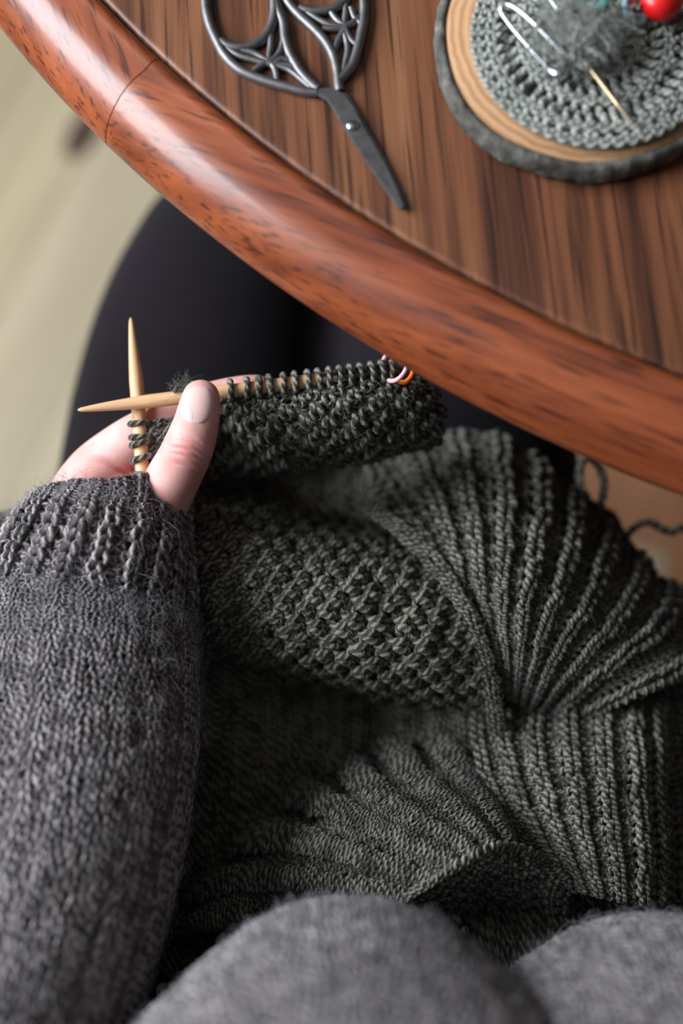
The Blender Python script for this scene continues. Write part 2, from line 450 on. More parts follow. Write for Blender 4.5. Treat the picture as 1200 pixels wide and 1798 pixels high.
g_ = M('window_glass').set(Base_Color=(1, 1, 1, 1), Roughness=0.0, Transmission_Weight=1.0, IOR=1.0); MAT['glass'] = g_.m

# ================================================================= the room
X0, X1, Y0, Y1, ZC = -1.35, 2.3, -1.5, 2.6, 2.5
floor = link_mesh('floor', box_mesh('floor', (X0, Y0, -.06), (X1, Y1, -.012)), MAT['wall'], kind='structure')
PW, PL, ANG = .098, 1.22, math.radians(-22)
pm = box_mesh('plank', (-PW / 2 + .0006, -PL / 2 + .0006, -.012), (PW / 2 - .0006, PL / 2 - .0006, 0), .0008)
pm.materials.append(MAT['plank'])
beige = [(.63, .53, .335), (.67, .57, .38), (.56, .49, .385), (.48, .42, .36), (.64, .54, .36), (.43, .35, .27)]
warm = [(.55, .27, .14), (.50, .22, .11), (.58, .30, .165)]
ca, sa = math.cos(ANG), math.sin(ANG)
for i in range(-30, 31):
    for j in range(-4, 5):
        lx, ly = i * PW, j * PL + (i * .43 % 1.0) * PL
        x, y = lx * ca - ly * sa + .2, lx * sa + ly * ca + .5
        if not (X0 + .02 < x < X1 - .02 and Y0 - .1 < y < Y1 + .1): continue
        # keep whole planks inside the walls
        ends = [(x + sx * PW / 2 * ca - sy * PL / 2 * sa, y + sx * PW / 2 * sa + sy * PL / 2 * ca) for sx in (-1, 1) for sy in (-1, 1)]
        if min(e[0] for e in ends) < X0 - .5 or max(e[0] for e in ends) > X1 + .5: continue
        o = bpy.data.objects.new('plank', pm); COL.objects.link(o); o.parent = floor
        o.location = (x, y, 0); o.rotation_euler = (0, 0, ANG)
        c = random.choice(beige) if x < .12 else random.choice(warm)
        o.color = (*c, 1)
kn = W(148, 232, 0.0005)
g = Geo(); th_ = np.linspace(0, 2 * math.pi, 24, endpoint=False)
rings = [np.stack([kn[0] + s * (.016 * np.cos(th_) * ca - .034 * np.sin(th_) * sa), kn[1] + s * (.016 * np.cos(th_) * sa + .034 * np.sin(th_) * ca), np.full(24, .0004 + (1 - s) * .0006)], -1) for s in (1, .6, .05)]
g.grid(np.array(rings), closed_u=True)
link_mesh('plank_knot', g.mesh('plank_knot'), MAT['knot'], floor)
T_ = .12
WY0, WY1, WZ0, WZ1 = -.25, 1.05, 1.02, 2.18
wl = Geo()
bm = bmesh.new()
for lo, hi in (((X0 - T_, Y0, -.06), (X0, WY0, ZC)), ((X0 - T_, WY1, -.06), (X0, Y1, ZC)), ((X0 - T_, WY0, -.06), (X0, WY1, WZ0)), ((X0 - T_, WY0, WZ1), (X0, WY1, ZC))):
    t = box_mesh('t', lo, hi); bm.from_mesh(t); bpy.data.meshes.remove(t)
me = bpy.data.meshes.new('wall_left'); bm.to_mesh(me); bm.free()
link_mesh('wall_left', me, MAT['wall'], kind='structure')
link_mesh('wall_right', box_mesh('wall_right', (X1, Y0, -.06), (X1 + T_, Y1, ZC)), MAT['wall'], kind='structure')
link_mesh('wall_front', box_mesh('wall_front', (X0, Y1, -.06), (X1, Y1 + T_, ZC)), MAT['wall'], kind='structure')
link_mesh('wall_back', box_mesh('wall_back', (X0, Y0 - T_, -.06), (X1, Y0, ZC)), MAT['wall'], kind='structure')
link_mesh('ceiling', box_mesh('ceiling', (X0, Y0, ZC), (X1, Y1, ZC + .1)), MAT['ceiling'], kind='structure')
win = empty('window_1', (X0 - .06, (WY0 + WY1) / 2, WZ0), kind='structure')
for lo, hi in (((-.03, WY0, WZ0), (.03, WY0 + .05, WZ1)), ((-.03, WY1 - .05, WZ0), (.03, WY1, WZ1)), ((-.03, WY0 + .05, WZ0), (.03, WY1 - .05, WZ0 + .05)), ((-.03, WY0 + .05, WZ1 - .05), (.03, WY1 - .05, WZ1)), ((-.02, .38, WZ0 + .05), (.02, .42, WZ1 - .05))):
    link_mesh('window_frame', box_mesh('window_frame', (lo[0] + X0 - .09, lo[1], lo[2]), (hi[0] + X0 - .09, hi[1], hi[2]), .004), MAT['white'], win)
for a, b in ((WY0 + .05, .38), (.42, WY1 - .05)):
    link_mesh('window_pane', box_mesh('window_pane', (X0 - .093, a, WZ0 + .05), (X0 - .087, b, WZ1 - .05)), MAT['glass'], win)

# ================================================================= the table
TC = (.364, .765); RI, ZT = .603, .775
table = empty('round_table', (TC[0], TC[1], 0), label='round wooden table with reddish brown rim and dark oak veneer top', category='table')
top = lathe('top_panel', [(0, ZT - .022), (RI - .0005, ZT - .022), (RI - .0005, ZT - .0012), (RI - .0015, ZT - .0002), (RI - .003, ZT), (RI * .5, ZT), (0, ZT)], n=160)
o = link_mesh('top_panel', top, MAT['veneer'], None); o.parent = table; o.location = (0, 0, 0)
o.rotation_euler = (0, 0, math.radians(4))
prof = [(RI, -.030), (RI, -.002), (RI + .0008, -.0006), (RI + .0022, .0009), (RI + .0045, .0016), (RI + .0065, .0012), (RI + .009, .0004), (RI + .015, 0), (RI + .0195, -.0012), (RI + .024, -.0038), (RI + .0285, -.0078), (RI + .032, -.0122), (RI + .0342, -.0165), (RI + .0358, -.0205), (RI + .0364, -.0245), (RI + .0355, -.0285), (RI + .033, -.0305), (RI, -.030)]
prof = [(RI + (r - RI) * .94, z + ZT) for r, z in prof]
NS = 8; da = 2 * math.pi / NS
pp = np.array(prof)
seg = lathe('rim_segment', prof, -da / 2 + .0004, da / 2 - .0004, n=40)
bm = bmesh.new(); bm.from_mesh(seg)                                   # close the ends of the segment
for a_e in (-da / 2 + .0004, da / 2 - .0004):
    fc = bm.faces.new([bm.verts.new((r * math.cos(a_e), r * math.sin(a_e), z)) for r, z in prof[:-1]]); fc.smooth = False
bm.to_mesh(seg); bm.free(); seg.materials.append(MAT['rim'])
for k_ in range(NS):
    o = bpy.data.objects.new('rim_segment', seg); COL.objects.link(o); o.parent = table
    o.rotation_euler = (0, 0, math.radians(-136.34) + da / 2 + k_ * da)
ped = lathe('pedestal', [(0, .14), (.085, .14), (.095, .17), (.07, .22), (.05, .30), (.062, .42), (.07, .52), (.05, .60), (.06, .66), (.16, .72), (.16, .752), (0, .752)], n=40)
o = link_mesh('pedestal', ped, MAT['darkwood'], None); o.parent = table
for k_ in range(4):
    g = Geo(); s = np.linspace(0, 1, 14)
    path = np.stack([.06 + s * .42, np.zeros(14), .20 + .03 * np.sin(s * math.pi) - .165 * s**1.6], -1)
    g.tubes(path, .036 - .004 * s, sides=10, cap=True)
    o = link_mesh('foot', g.mesh('foot'), MAT['darkwood'], None); o.parent = table; o.rotation_euler = (0, 0, k_ * math.pi / 2 + .5)

# ================================================================= the person
person = empty('person', (0, .1, 0), label='person in grey wool sweater and black leggings holding knitting needles', category='person')
# --- leggings
kl = [((-.075, -.14, .51), .10), ((-.082, 0.02, .512), .090), ((-.080, .15, .515), .082), ((-.080, .25, .517), .0780), ((-.075, .335, .517), .070), ((-.068, .400, .507), .056)]
kr = [((.075, -.14, .51), .10), ((.074, 0.02, .512), .092), ((.066, .15, .515), .082), ((.058, .25, .517), .0760), ((.056, .335, .517), .070), ((.056, .400, .507), .058)]
balls = [chain(kl, 40), chain(kr, 40)]
for sx in (-.068, .056):
    balls.append(chain([((sx, .375, .51), .060), ((sx, .385, .40), .056), ((sx, .37, .28), .053), ((sx, .36, .12), .040), ((sx, .365, .055), .040)], 30))
    balls.append(chain([((sx, .34, .045), .042), ((sx, .40, .036), .036, ), ((sx, .47, .030), .030)], 10))
balls.append(chain([((-.06, -.16, .56), .12), ((.05, -.16, .56), .12)], 6)); balls.append(chain([((0, -.16, .60), .12), ((0, -.16, .76), .11)], 8))
lg, co = blob_mesh('leggings', np.vstack(balls), .006, 8)
lz = co[:, 2].min(); co[:, 2] = np.maximum(co[:, 2], 0.001); lg.vertices.foreach_set('co', co.ravel().astype(np.float32))
link_mesh('leggings', lg, MAT['leggings'], person, label='black leggings')

# --- hand
NZ = .700
hb = []
def ch(pts, n):
    A = []
    for px, py, z, r, *s in pts:
        p, rm = B(px, py, z, r); A.append((tuple(p), rm, s[0] if s else 1.0))
    hb.append(chain(A, n))
thumb = [(353, 699, .7135, 35, .80), (350, 720, .7138, 39, .82), (344, 745, .7140, 41, .86), (335, 775, .7130, 45, .92), (320, 810, .7030, 47, .95), (300, 848, .6900, 49, 1.0), (275, 905, .674, 48, 1.0), (240, 970, .668, 50, 1.0)]
ch(thumb, 50)
ch([(455, 676, .6868, 19), (430, 683, .6866, 25), (385, 697, .6855, 31), (330, 718, .6835, 36), (270, 752, .6800, 42), (215, 788, .6755, 47), (160, 838, .6700, 52), (140, 900, .6660, 62), (170, 985, .668, 74)], 60)      # index
ch([(440, 735, .660, 24), (385, 742, .658, 32), (320, 770, .656, 38), (240, 818, .656, 43), (185, 868, .657, 50), (175, 950, .662, 66)], 44)     # middle
ch([(415, 770, .640, 23), (370, 780, .638, 32), (310, 806, .638, 36), (240, 845, .642, 42), (200, 900, .648, 52), (185, 960, .658, 62)], 40)     # ring
ch([(390, 820, .628, 20), (350, 826, .627, 27), (300, 845, .628, 32), (240, 880, .634, 38), (215, 940, .646, 50)], 36)                           # little
ch([(190, 850, .668, 34), (235, 862, .674, 30), (262, 872, .684, 34)], 12)    # web
ch([(200, 900, .666, 80, .62), (190, 1000, .668, 95, .62), (165, 1080, .668, 95, .7), (150, 1180, .668, 90, .7)], 22)     # palm, wrist, forearm
hm, co = blob_mesh('hand', np.vstack(hb), .0010, 9)
# knuckle creases, flushed joints
K, kr_ = B(331, 786, .72, 1); view = (CAM - K) / np.linalg.norm(CAM - K)
tip, _ = B(352, 690, .7135, 1); base_, _ = B(318, 812, .708, 1)
ax = (tip - base_) / np.linalg.norm(tip - base_)
ax = ax - view * ax.dot(view); ax /= np.linalg.norm(ax); side = np.cross(ax, view)
rel = co - K; la = rel @ ax; ls = rel @ side; lv = rel @ view
facing = (lv > -.008)
dz = np.zeros(len(co)); flush = np.zeros(len(co))
for c0, amp, sg, wd, bend in ((.0042, .00030, .0007, .0065, 90), (.0018, .00048, .0008, .0075, 70), (-.0010, .00060, .0009, .0075, 55), (-.0036, .00045, .0008, .0065, 40), (-.0075, .0002, .0007, .007, 30)):
    dist = la - (c0 - bend * .12 * (ls + .002)**2 * 4)
    dz -= 2.2 * amp * np.exp(-(dist / sg)**2) * np.exp(-(ls / wd)**4)
dz += .0007 * np.exp(-((la - .0) / .0055)**2) * np.exp(-(ls / .008)**2)
co += view * (dz * facing)[:, None]
def fl(px, py, z, r, amt):
    p, _ = B(px, py, z, 1); return amt * np.exp(-(((co - p)**2).sum(1)) / r**2)
flush = fl(326, 790, .722, .0075, .75) * facing + fl(385, 770, .712, .011, .55) + fl(350, 850, .70, .014, .6) + fl(230, 838, .677, .008, .8) + fl(150, 850, .68, .014, .3) + fl(466, 666, .687, .012, .35) + fl(280, 735, .687, .012, .35) + fl(384, 700, .714, .007, .4)
# palm crease
cp = pix_path([(148, 803, .682), (180, 812, .681), (215, 826, .679), (240, 838, .678)], 30)
dd = np.linalg.norm(co[:, None, :2] - cp[None, :, :2], axis=2); dm = dd.min(1); tw_ = np.clip(dd.argmin(1) / 14.0, 0, 1)**1.3
m_ = (co[:, 2] > .66) & (co[:, 0] < cp[:, 0].max() + .005)
co[:, 2] -= np.where(m_, .0013 * tw_ * np.exp(-(dm / .0011)**2), 0); flush += np.where(m_, .5 * tw_ * np.exp(-(dm / .0018)**2), 0)
hm.vertices.foreach_set('co', co.ravel().astype(np.float32)); hm.update()
at = hm.attributes.new('flush', 'FLOAT', 'POINT'); at.data.foreach_set('value', np.clip(flush, 0, 1).astype(np.float32))
hand = link_mesh('hand', hm, MAT['skin'], person, label='hand pinching the knitting, thumb on top')
# thumbnail: a curved plate fitted on the thumb
def nail(name, outline, z0, bulge, mat, parent, lift):
    # rows along the nail; each row (pxl,pyl,pxr,pyr)
    g = Geo(); R_ = smooth_path(np.array(outline, float), 24); rows = []
    from mathutils.bvhtree import BVHTree
    bv = BVHTree.FromPolygons([tuple(c) for c in co], [tuple(p.vertices) for p in hm.polygons])
    for i, (xl, yl, xr, yr) in enumerate(R_):
        s = np.linspace(0, 1, 15); row = []
        for t in s:
            p = W(xl + (xr - xl) * t, yl + (yr - yl) * t, z0); d = (p - CAM) / np.linalg.norm(p - CAM)
            h = bv.ray_cast(Vector(CAM), Vector(d))
            row.append(np.array(h[0]) if h[0] is not None else p)
        row = np.array(row)
        edge = np.minimum(np.minimum(s, 1 - s) / .16, 1); e2 = min(min(i, 23 - i) / 2.5, 1)
        row = row - d * ((lift * np.sqrt(edge) * (.35 + .65 * e2)) - .00025)[:, None]
        rows.append(row)
    G = np.array(rows)
    G[1:-1, 1:-1] = .4 * G[1:-1, 1:-1] + .15 * (G[:-2, 1:-1] + G[2:, 1:-1] + G[1:-1, :-2] + G[1:-1, 2:])
    g.grid(G); return link_mesh(name, g.mesh(name), mat, parent)
nail('thumbnail', [(341, 677, 364, 678), (330, 684, 374, 688), (320, 695, 379, 704), (316, 712, 376, 722), (317, 726, 371, 733), (324, 736, 362, 741), (334, 742, 351, 744)], .722, 0, MAT['nail'], hand, .0008)
nail('nail_moon', [(322, 715, 336, 717), (318, 719, 341, 723), (317, 726, 343, 731), (322, 733, 341, 736), (330, 738, 338, 739)], .723, 0, MAT['lunula'], hand, .00086)

# --- sleeve
SP = np.array([(211, 800, .669, 112, .031), (206, 852, .670, 120, .032), (200, 903, .671, 130, .033), (190, 935, .672, 149, .034), (173, 985, .674, 170, .035), (152, 1060, .672, 190, .038), (142, 1150, .671, 203, .041), (125, 1300, .671, 218, .045), (88, 1500, .675, 224, .050), (40, 1700, .682, 218, .055), (-10, 1900, .69, 214, .058), (-60, 2130, .70, 210, .058)])
Pc = W(SP[:, 0], SP[:, 1], SP[:, 2]); rx = SP[:, 3] * np.array([depth_of(p) for p in Pc]) / FPX
SC = np.c_[Pc, rx, SP[:, 4]]
E_s = np.vstack([2 * SC[0] - SC[1], SC, 2 * SC[-1] - SC[-2]])
def sleeve_S(v0, v1):
    def path(v):
        i, w_ = cr_matrix(v, len(SC)); return sum(E_s[i + a] * w_[..., a][..., None] for a in range(4))
    def S(u, v):
        a = 2 * math.pi * u - math.pi / 2
        vs0 = v0 - (.075 * np.maximum(-np.cos(a), 0)**1.1 if v0 < .2 else 0)
        vv = vs0 + (v1 - vs0) * v
        c = path(vv); t = path(np.clip(vv + .01, 0, 1))[..., :3] - path(np.clip(vv - .01, 0, 1))[..., :3]
        t /= np.linalg.norm(t, axis=-1, keepdims=True)
        sd = np.cross(t, np.array([0, 0, 1.0])); sd /= np.linalg.norm(sd, axis=-1, keepdims=True)
        up = np.cross(sd, t)
        a = 2 * math.pi * u - math.pi / 2
        return c[..., :3] + sd * (c[..., 3] * np.cos(a))[..., None] + up * (c[..., 4] * np.sin(a))[..., None]
    return S
g = Geo(); Ss = sleeve_S(.166, .44); ncr = 42; ncs = 60
# orientation test so that loops bulge outwards
_, _, Nt = surf_frame(Ss, np.array([.5]), np.array([.5])); fs = 1 if Nt[0, 2] > 0 else -1
Pr, Nr = knit(g, Ss, ncr, 17, rib_pat(17, ncr, 2, 1), r0=.00172, k=10, sides=6, wrap=True, flip=fs, rib=1.1, depth=.7, jit=.13, tall=1.4, a=.23)
S2 = sleeve_S(.432, 1.0)
Ps, Ns = knit(g, S2, ncs, 70, np.ones((70, ncs)), r0=.00152, k=9, sides=6, wrap=True, flip=fs, rib=0, depth=.9, jit=.15, tall=1.28, a=.23)
sl = link_mesh('sweater_sleeve', g.mesh('sweater_sleeve'), MAT['grey'], person, label='grey wool sleeve with ribbed cuff')
fz = fuzz(np.concatenate([Pr.reshape(-1, 3), Ps.reshape(-1, 3)]), np.concatenate([Nr.reshape(-1, 3), Ns.reshape(-1, 3)]), 8500, .0060, .000075)
link_mesh('wool_fuzz', fz.mesh('wool_fuzz'), MAT['fibre_grey'], sl, kind='stuff')

# --- sweater front (chest folds seen from above)
def bump_pt(px, py, z): return W(px, py, z)
b1 = bump_pt(610, 1512, .70); b2 = bump_pt(1130, 1538, .69)
def front_S(u, v):
    x = -.15 + .42 * u; z = 1.0 - .40 * v
    def bp(c, A, wx, wzu, wzd, zc):
        dz_ = z - zc; wz = np.where(dz_ > 0, wzu, wzd)
        q = np.sqrt((np.abs(x - c[0]) / wx)**2.3 + (np.abs(dz_) / wz)**2.2)
        return A * np.exp(-q**2.0 * .9)
    y0 = -.055 - .02 * v
    f1 = bp(b1, b1[1] + .055, .086, .13, .12, .70); f2 = bp(b2, b2[1] + .055, .088, .12, .12, .685)
    kk = 90.0
    y = y0 + np.log(np.exp(kk * f1) + np.exp(kk * f2)) / kk - math.log(2) / kk * np.exp(-np.abs(f1 - f2) * kk)
    y = y - .6 * np.maximum(z - .97, 0)
    return np.stack([x, y, z], -1)
_, _, Nt = surf_frame(front_S, np.array([.33]), np.array([.45])); ff = 1 if Nt[0, 1] > 0 else -1
g = Geo()
Pf, Nf = knit(g, front_S, 88, 84, np.ones((84, 88)), r0=.00160, k=8, sides=5, flip=ff, rib=0, depth=.9, jit=.15, tall=1.28, a=.23)
fr_ = link_mesh('sweater_front', g.mesh('sweater_front'), MAT['grey'], person, label='grey wool sweater front in two folds')
fz = fuzz(Pf, Nf, 9000, .006, .00008); link_mesh('wool_fuzz', fz.mesh('wool_fuzz'), MAT['fibre_grey'], fr_, kind='stuff')

# ================================================================= the green knitting
knitw = empty('knitted_sweater', tuple(W(750, 1050, .60)), label='unfinished olive green knitted sweater lying in the lap', category='knitting')
GR = .0013
def panel(name, ctrl, ncol, nrow, pat, n_fuzz=500, drape=1.6, **k):
    S0 = patch(ctrl)
    ph = RNG.uniform(0, 6.28, (5, 3)); fx = RNG.normal(0, 1, (5, 2)) * np.array([110, 150, 190, 240, 300])[:, None] * .6
    def S(u, v):
        p = S0(u, v); h = sum(math.sin(ph[i, 1]) * .0004 * (1.6 - .2 * i) * np.sin(p[..., 0] * fx[i, 0] + p[..., 1] * fx[i, 1] + ph[i, 0]) for i in range(5))
        return p + h[..., None] * np.array([0, -.2, 1.0]) * drape
    _, _, Nt = surf_frame(S, np.array([.5]), np.array([.5])); f = 1 if Nt[0] @ (CAM - S(np.array([.5]), np.array([.5]))[0]) > 0 else -1
    g = Geo(); kw = dict(r0=GR, flip=f); kw.update(k)
    P, N = knit(g, S, ncol, nrow, pat, **kw)
    o = link_mesh(name, g.mesh(name), MAT['green'], knitw)
    if n_fuzz:
        fz = fuzz(P, N, n_fuzz, .0045, .00006); link_mesh('yarn_fuzz', fz.mesh('yarn_fuzz'), MAT['fibre_green'], o, kind='stuff')
    return o
# broad dark body of the sweater on the lap, in folds
body = [[(-20, 905, .622), (230, 840, .622), (380, 770, .628), (560, 800, .604), (710, 815, .600), (850, 800, .598), (985, 850, .600), (1080, 900, .595)],
        [(-20, 980, .622), (230, 940, .622), (380, 880, .612), (540, 870, .597), (690, 860, .598), (830, 860, .600), (985, 920, .606), (1130, 990, .592)],
        [(40, 1080, .622), (230, 1080, .622), (380, 1060, .620), (540, 1060, .610), (690, 1060, .612), (830, 1060, .625), (1010, 1060, .620), (1190, 1110, .590)],
        [(40, 1220, .622), (230, 1220, .610), (380, 1200, .603), (540, 1200, .596), (690, 1210, .600), (840, 1210, .608), (1010, 1200, .610), (1230, 1220, .600)],
        [(40, 1370, .624), (230, 1370, .612), (380, 1330, .603), (540, 1310, .594), (690, 1310, .600), (840, 1320, .614), (1010, 1320, .622), (1260, 1330, .590)],
        [(40, 1520, .624), (220, 1520, .612), (360, 1500, .604), (520, 1460, .596), (680, 1440, .606), (850, 1430, .624), (1020, 1430, .622), (1280, 1440, .580)],
        [(40, 1700, .624), (220, 1680, .612), (360, 1650, .609), (520, 1620, .600), (690, 1610, .600), (860, 1610, .608), (1020, 1610, .608), (1290, 1610, .585)],
        [(40, 1900, .624), (220, 1880, .612), (360, 1860, .612), (520, 1840, .604), (690, 1830, .604), (860, 1830, .612), (1020, 1830, .608), (1290, 1830, .585)]]
panel('draped_body', body, 58, 62, np.ones((62, 58)), 600, rib=0, k=8, sides=5)
# textured band in the middle
band = [[(320, 850, .618), (440, 880, .618), (560, 915, .612), (660, 925, .606), (730, 945, .620)],
        [(318, 900, .650), (440, 935, .656), (560, 962, .655), (680, 985, .651), (785, 1015, .648)],
        [(318, 980, .660), (440, 1012, .667), (560, 1038, .668), (700, 1060, .663), (830, 1090, .653)],
        [(318, 1055, .656), (440, 1083, .664), (570, 1114, .664), (720, 1140, .658), (855, 1165, .647)],
        [(318, 1110, .636), (440, 1138, .645), (575, 1172, .645), (730, 1200, .640), (868, 1220, .632)],
        [(318, 1128, .600), (440, 1162, .596), (575, 1202, .600), (730, 1230, .602), (872, 1250, .606)]]
panel('textured_band', [list(r) for r in zip(*band)], 15, 26, seed_pat(26, 15), 1700, rib=.75, depth=.95, jit=.14, r0=.00165)
# ribbed yoke fanning to the right
fan = [[(640, 830, .602), (735, 785, .602), (838, 760, .600), (935, 800, .604), (1026, 872, .604), (1105, 955, .598), (1180, 1030, .594), (1270, 1130, .590)],
       [(668, 880, .616), (758, 842, .622), (850, 835, .630), (940, 872, .636), (1018, 935, .634), (1090, 1010, .626), (1165, 1075, .620), (1250, 1165, .612)],
       [(738, 950, .648), (795, 950, .652), (858, 962, .656), (926, 988, .656), (990, 1030, .650), (1055, 1082, .644), (1120, 1125, .638), (1200, 1195, .630)],
       [(800, 1030, .648), (828, 1048, .652), (866, 1066, .656), (912, 1086, .658), (960, 1106, .654), (1012, 1138, .648), (1068, 1164, .642), (1130, 1220, .632)],
       [(848, 1120, .642), (862, 1138, .645), (882, 1154, .646), (908, 1166, .646), (938, 1178, .643), (972, 1194, .638), (1010, 1210, .632), (1060, 1245, .622)],
       [(868, 1200, .632), (875, 1212, .632), (886, 1222, .630), (902, 1230, .627), (920, 1238, .623), (942, 1246, .618), (968, 1254, .614), (1005, 1275, .608)]]
panel('ribbed_yoke', fan, 19, 25, rib_pat(25, 19, 2, 1), 1100, rib=1.15, depth=.8, r0=.00175)
# raglan line: a narrow raised chain of plain stitches
rl = [(640, 885, .632), (700, 928, .645), (760, 985, .653), (806, 1050, .657), (838, 1115, .654), (858, 1180, .645), (868, 1240, .632), (876, 1300, .624)]
rp = np.array(rl, float); tg = np.gradient(rp[:, :2], axis=0); tg /= np.linalg.norm(tg, axis=1, keepdims=True)
pn = np.c_[-tg[:, 1], tg[:, 0]]
rag = [[(x + n_[0] * s, y + n_[1] * s, z + .0034 - abs(s) * .00012) for s in (14, 5, -5, -14)] for (x, y, z), n_ in zip(rl, pn)]
panel('raglan_seam', rag, 2, 26, np.ones((26, 2)), 200, rib=0, depth=.7, r0=.00165, base=True, drape=0)
# lower right ribbing with its hem
low = [[(830, 1248, .612), (895, 1238, .612), (975, 1232, .612), (1058, 1226, .610), (1130, 1224, .608), (1186, 1228, .600)],
       [(832, 1318, .626), (898, 1312, .630), (976, 1308, .632), (1058, 1304, .631), (1132, 1302, .628), (1178, 1306, .612)],
       [(862, 1400, .632), (922, 1396, .637), (992, 1396, .640), (1066, 1396, .640), (1136, 1396, .637), (1178, 1398, .618)],
       [(920, 1480, .633), (962, 1482, .637), (1014, 1486, .640), (1078, 1490, .641), (1142, 1492, .638), (1180, 1494, .620)],
       [(980, 1552, .632), (1006, 1560, .635), (1040, 1572, .637), (1090, 1582, .638), (1144, 1588, .636), (1180, 1590, .620)]]
panel('ribbed_hem', low, 14, 21, rib_pat(21, 14, 2, 1), 600, rib=1.0, depth=.75, r0=.00160)
# lower fold: ribs converging on a bound edge
fold = [[(250, 1665, .616), (318, 1590, .612), (405, 1500, .602), (510, 1412, .594), (580, 1352, .592), (655, 1318, .593), (740, 1290, .594), (830, 1285, .600)],
        [(392, 1625, .628), (436, 1562, .640), (503, 1494, .645), (580, 1434, .647), (640, 1397, .646), (712, 1368, .640), (785, 1348, .632), (858, 1340, .622)],
        [(545, 1612, .636), (570, 1562, .652), (612, 1513, .660), (668, 1470, .662), (716, 1440, .660), (775, 1416, .654), (836, 1402, .644), (890, 1400, .630)],
        [(690, 1592, .648), (718, 1571, .658), (752, 1549, .664), (792, 1524, .667), (828, 1502, .667), (860, 1488, .664), (890, 1482, .656), (915, 1484, .642)]]
panel('lower_fold', [list(r) for r in zip(*fold)], 24, 14, np.broadcast_to(np.where((np.arange(14) % 2 < 1), 1, -1)[:, None], (14, 24)), 900, rib=1.7, depth=.9, r0=.00180)
# bound edge cord and the underside of the turned flap
flap = [[(700, 1592, .649), (752, 1556, .663), (812, 1520, .667), (870, 1496, .664), (935, 1508, .650), (1005, 1560, .632)],
        [(724, 1606, .632), (766, 1584, .645), (822, 1552, .650), (872, 1535, .648), (930, 1547, .634), (1000, 1582, .622)],
        [(745, 1622, .612), (782, 1612, .616), (832, 1598, .618), (880, 1590, .616), (930, 1592, .612), (995, 1604, .608)]]
panel('turned_flap', flap, 16, 9, seed_pat(9, 16), 200, rib=.7, r0=.00125)
g = Geo(); ed = pix_path([(686, 1596, .650), (715, 1574, .6605), (752, 1552, .668), (800, 1522, .671), (842, 1499, .671), (880, 1486, .666), (925, 1494, .656), (970, 1522, .644), (1012, 1562, .633)], 150)
s = np.arange(150)
for ph in (0, math.pi * 2 / 3, math.pi * 4 / 3):
    off = np.stack([np.cos(s * .36 + ph), np.sin(s * .36 + ph), np.sin(s * .36 + ph)], -1) * .0011
    g.tubes(ed + off, .0013, sides=7)
link_mesh('bound_edge', g.mesh('bound_edge'), MAT['green'], knitw)

# needles -----------------------------------------------------------------
def needle(path, taper_px, r, parent, name='needle_shaft'):
    n = len(path); L = np.cumsum(np.r_[0, np.linalg.norm(np.diff(path, axis=0), axis=1)])
    rr = r * np.clip(.22 + .78 * (L / taper_px)**.72, 0, 1); rr[0] = r * .12
    g = Geo(); g.tubes(path, rr, sides=14, cap=True)
    return link_mesh(name, g.mesh(name), MAT['bamboo'], parent)
NP = [(137, 720, NZ), (200, 712, NZ), (300, 700, NZ), (400, 687.5, NZ), (500, 675, NZ), (560, 667.5, NZ)]
na = empty('knitting_needle', tuple(W(137, 720, NZ)), label='bamboo knitting needle lying across under the thumb, tip pointing left', category='needle')
pa = pix_path(NP, 70); RN = 12.6 * depth_of(pa[30]) / FPX
needle(pa, .030, RN, na)
g = Geo(); g.tubes(pix_path([(558, 667.7, NZ), (575, 665.5, NZ), (592, 663.2, NZ)], 8), RN * 1.02, sides=14, cap=True)
link_mesh('ferrule', g.mesh('ferrule'), MAT['steel'], na, label='silver ferrule')
g = Geo(); g.tubes(pix_path([(592, 663.2, NZ), (640, 656, NZ), (690, 650, NZ - .001), (720, 668, NZ - .010), (735, 705, NZ - .028), (715, 750, NZ - .055)], 50), RN * .62, sides=10, cap=True)
link_mesh('cable', g.mesh('cable'), MAT['gunmetal'], na, label='dark flexible cable')
VZ = NZ - 2 * RN - .0002
nb = empty('knitting_needle', tuple(W(245, 830, VZ)), label='bamboo knitting needle pointing upward behind the other, tip at top', category='needle')
pb = pix_path([(230, 558, VZ + .0006), (236, 630, VZ + .0003), (242, 700, VZ), (247, 770, VZ - .0015), (251, 840, VZ - .003), (254, 880, VZ - .004)], 60)
needle(pb, .030, RN, nb)

# stitches on the needles (loops are parts of the knitting)
def loops(pts, tilt, n_around=22, r=.00135):
    for p, ax_, wob in pts:
        ax_ = ax_ / np.linalg.norm(ax_)
        e1 = np.cross(ax_, [0, 0, 1.0]); e1 /= np.linalg.norm(e1); e2 = np.cross(e1, ax_)
        a_ = np.linspace(0, 2 * math.pi, n_around, endpoint=False)
        R_ = RN + r * .75
        P = p + (e1 * np.cos(a_)[:, None] + e2 * np.sin(a_)[:, None]) * R_ + ax_ * (np.sin(a_ + wob) * tilt)[:, None]
        g = Geo(); g.tubes(P, r * (1 + .12 * np.sin(3 * a_ + wob)), sides=7, closed=True)
        link_mesh('needle_loop', g.mesh('needle_loop'), MAT['green'], knitw)
def on_needle(path_fn, xs):
    out = []
    for x in xs: out.append(path_fn(x))
    return out
def nA(px):
    py = 720 - (px - 137) * .1255; p = W(px, py, NZ); q = W(px + 5, py - .63, NZ); return p, q - p, random.uniform(-.6, .6)
LX = [404, 433, 454, 473, 497, 517, 540, 559, 577, 596, 614, 633, 652, 670, 687]
loops([nA(x) for x in LX], .0008)
def nB(py):
    px = 236 + (py - 630) * .082; p = W(px, py, VZ - .001); q = W(px + .4, py + 5, VZ - .001); return p, q - p, random.uniform(-.6, .6)
loops([nB(y) for y in (744, 768, 779, 805, 834)], .0012)

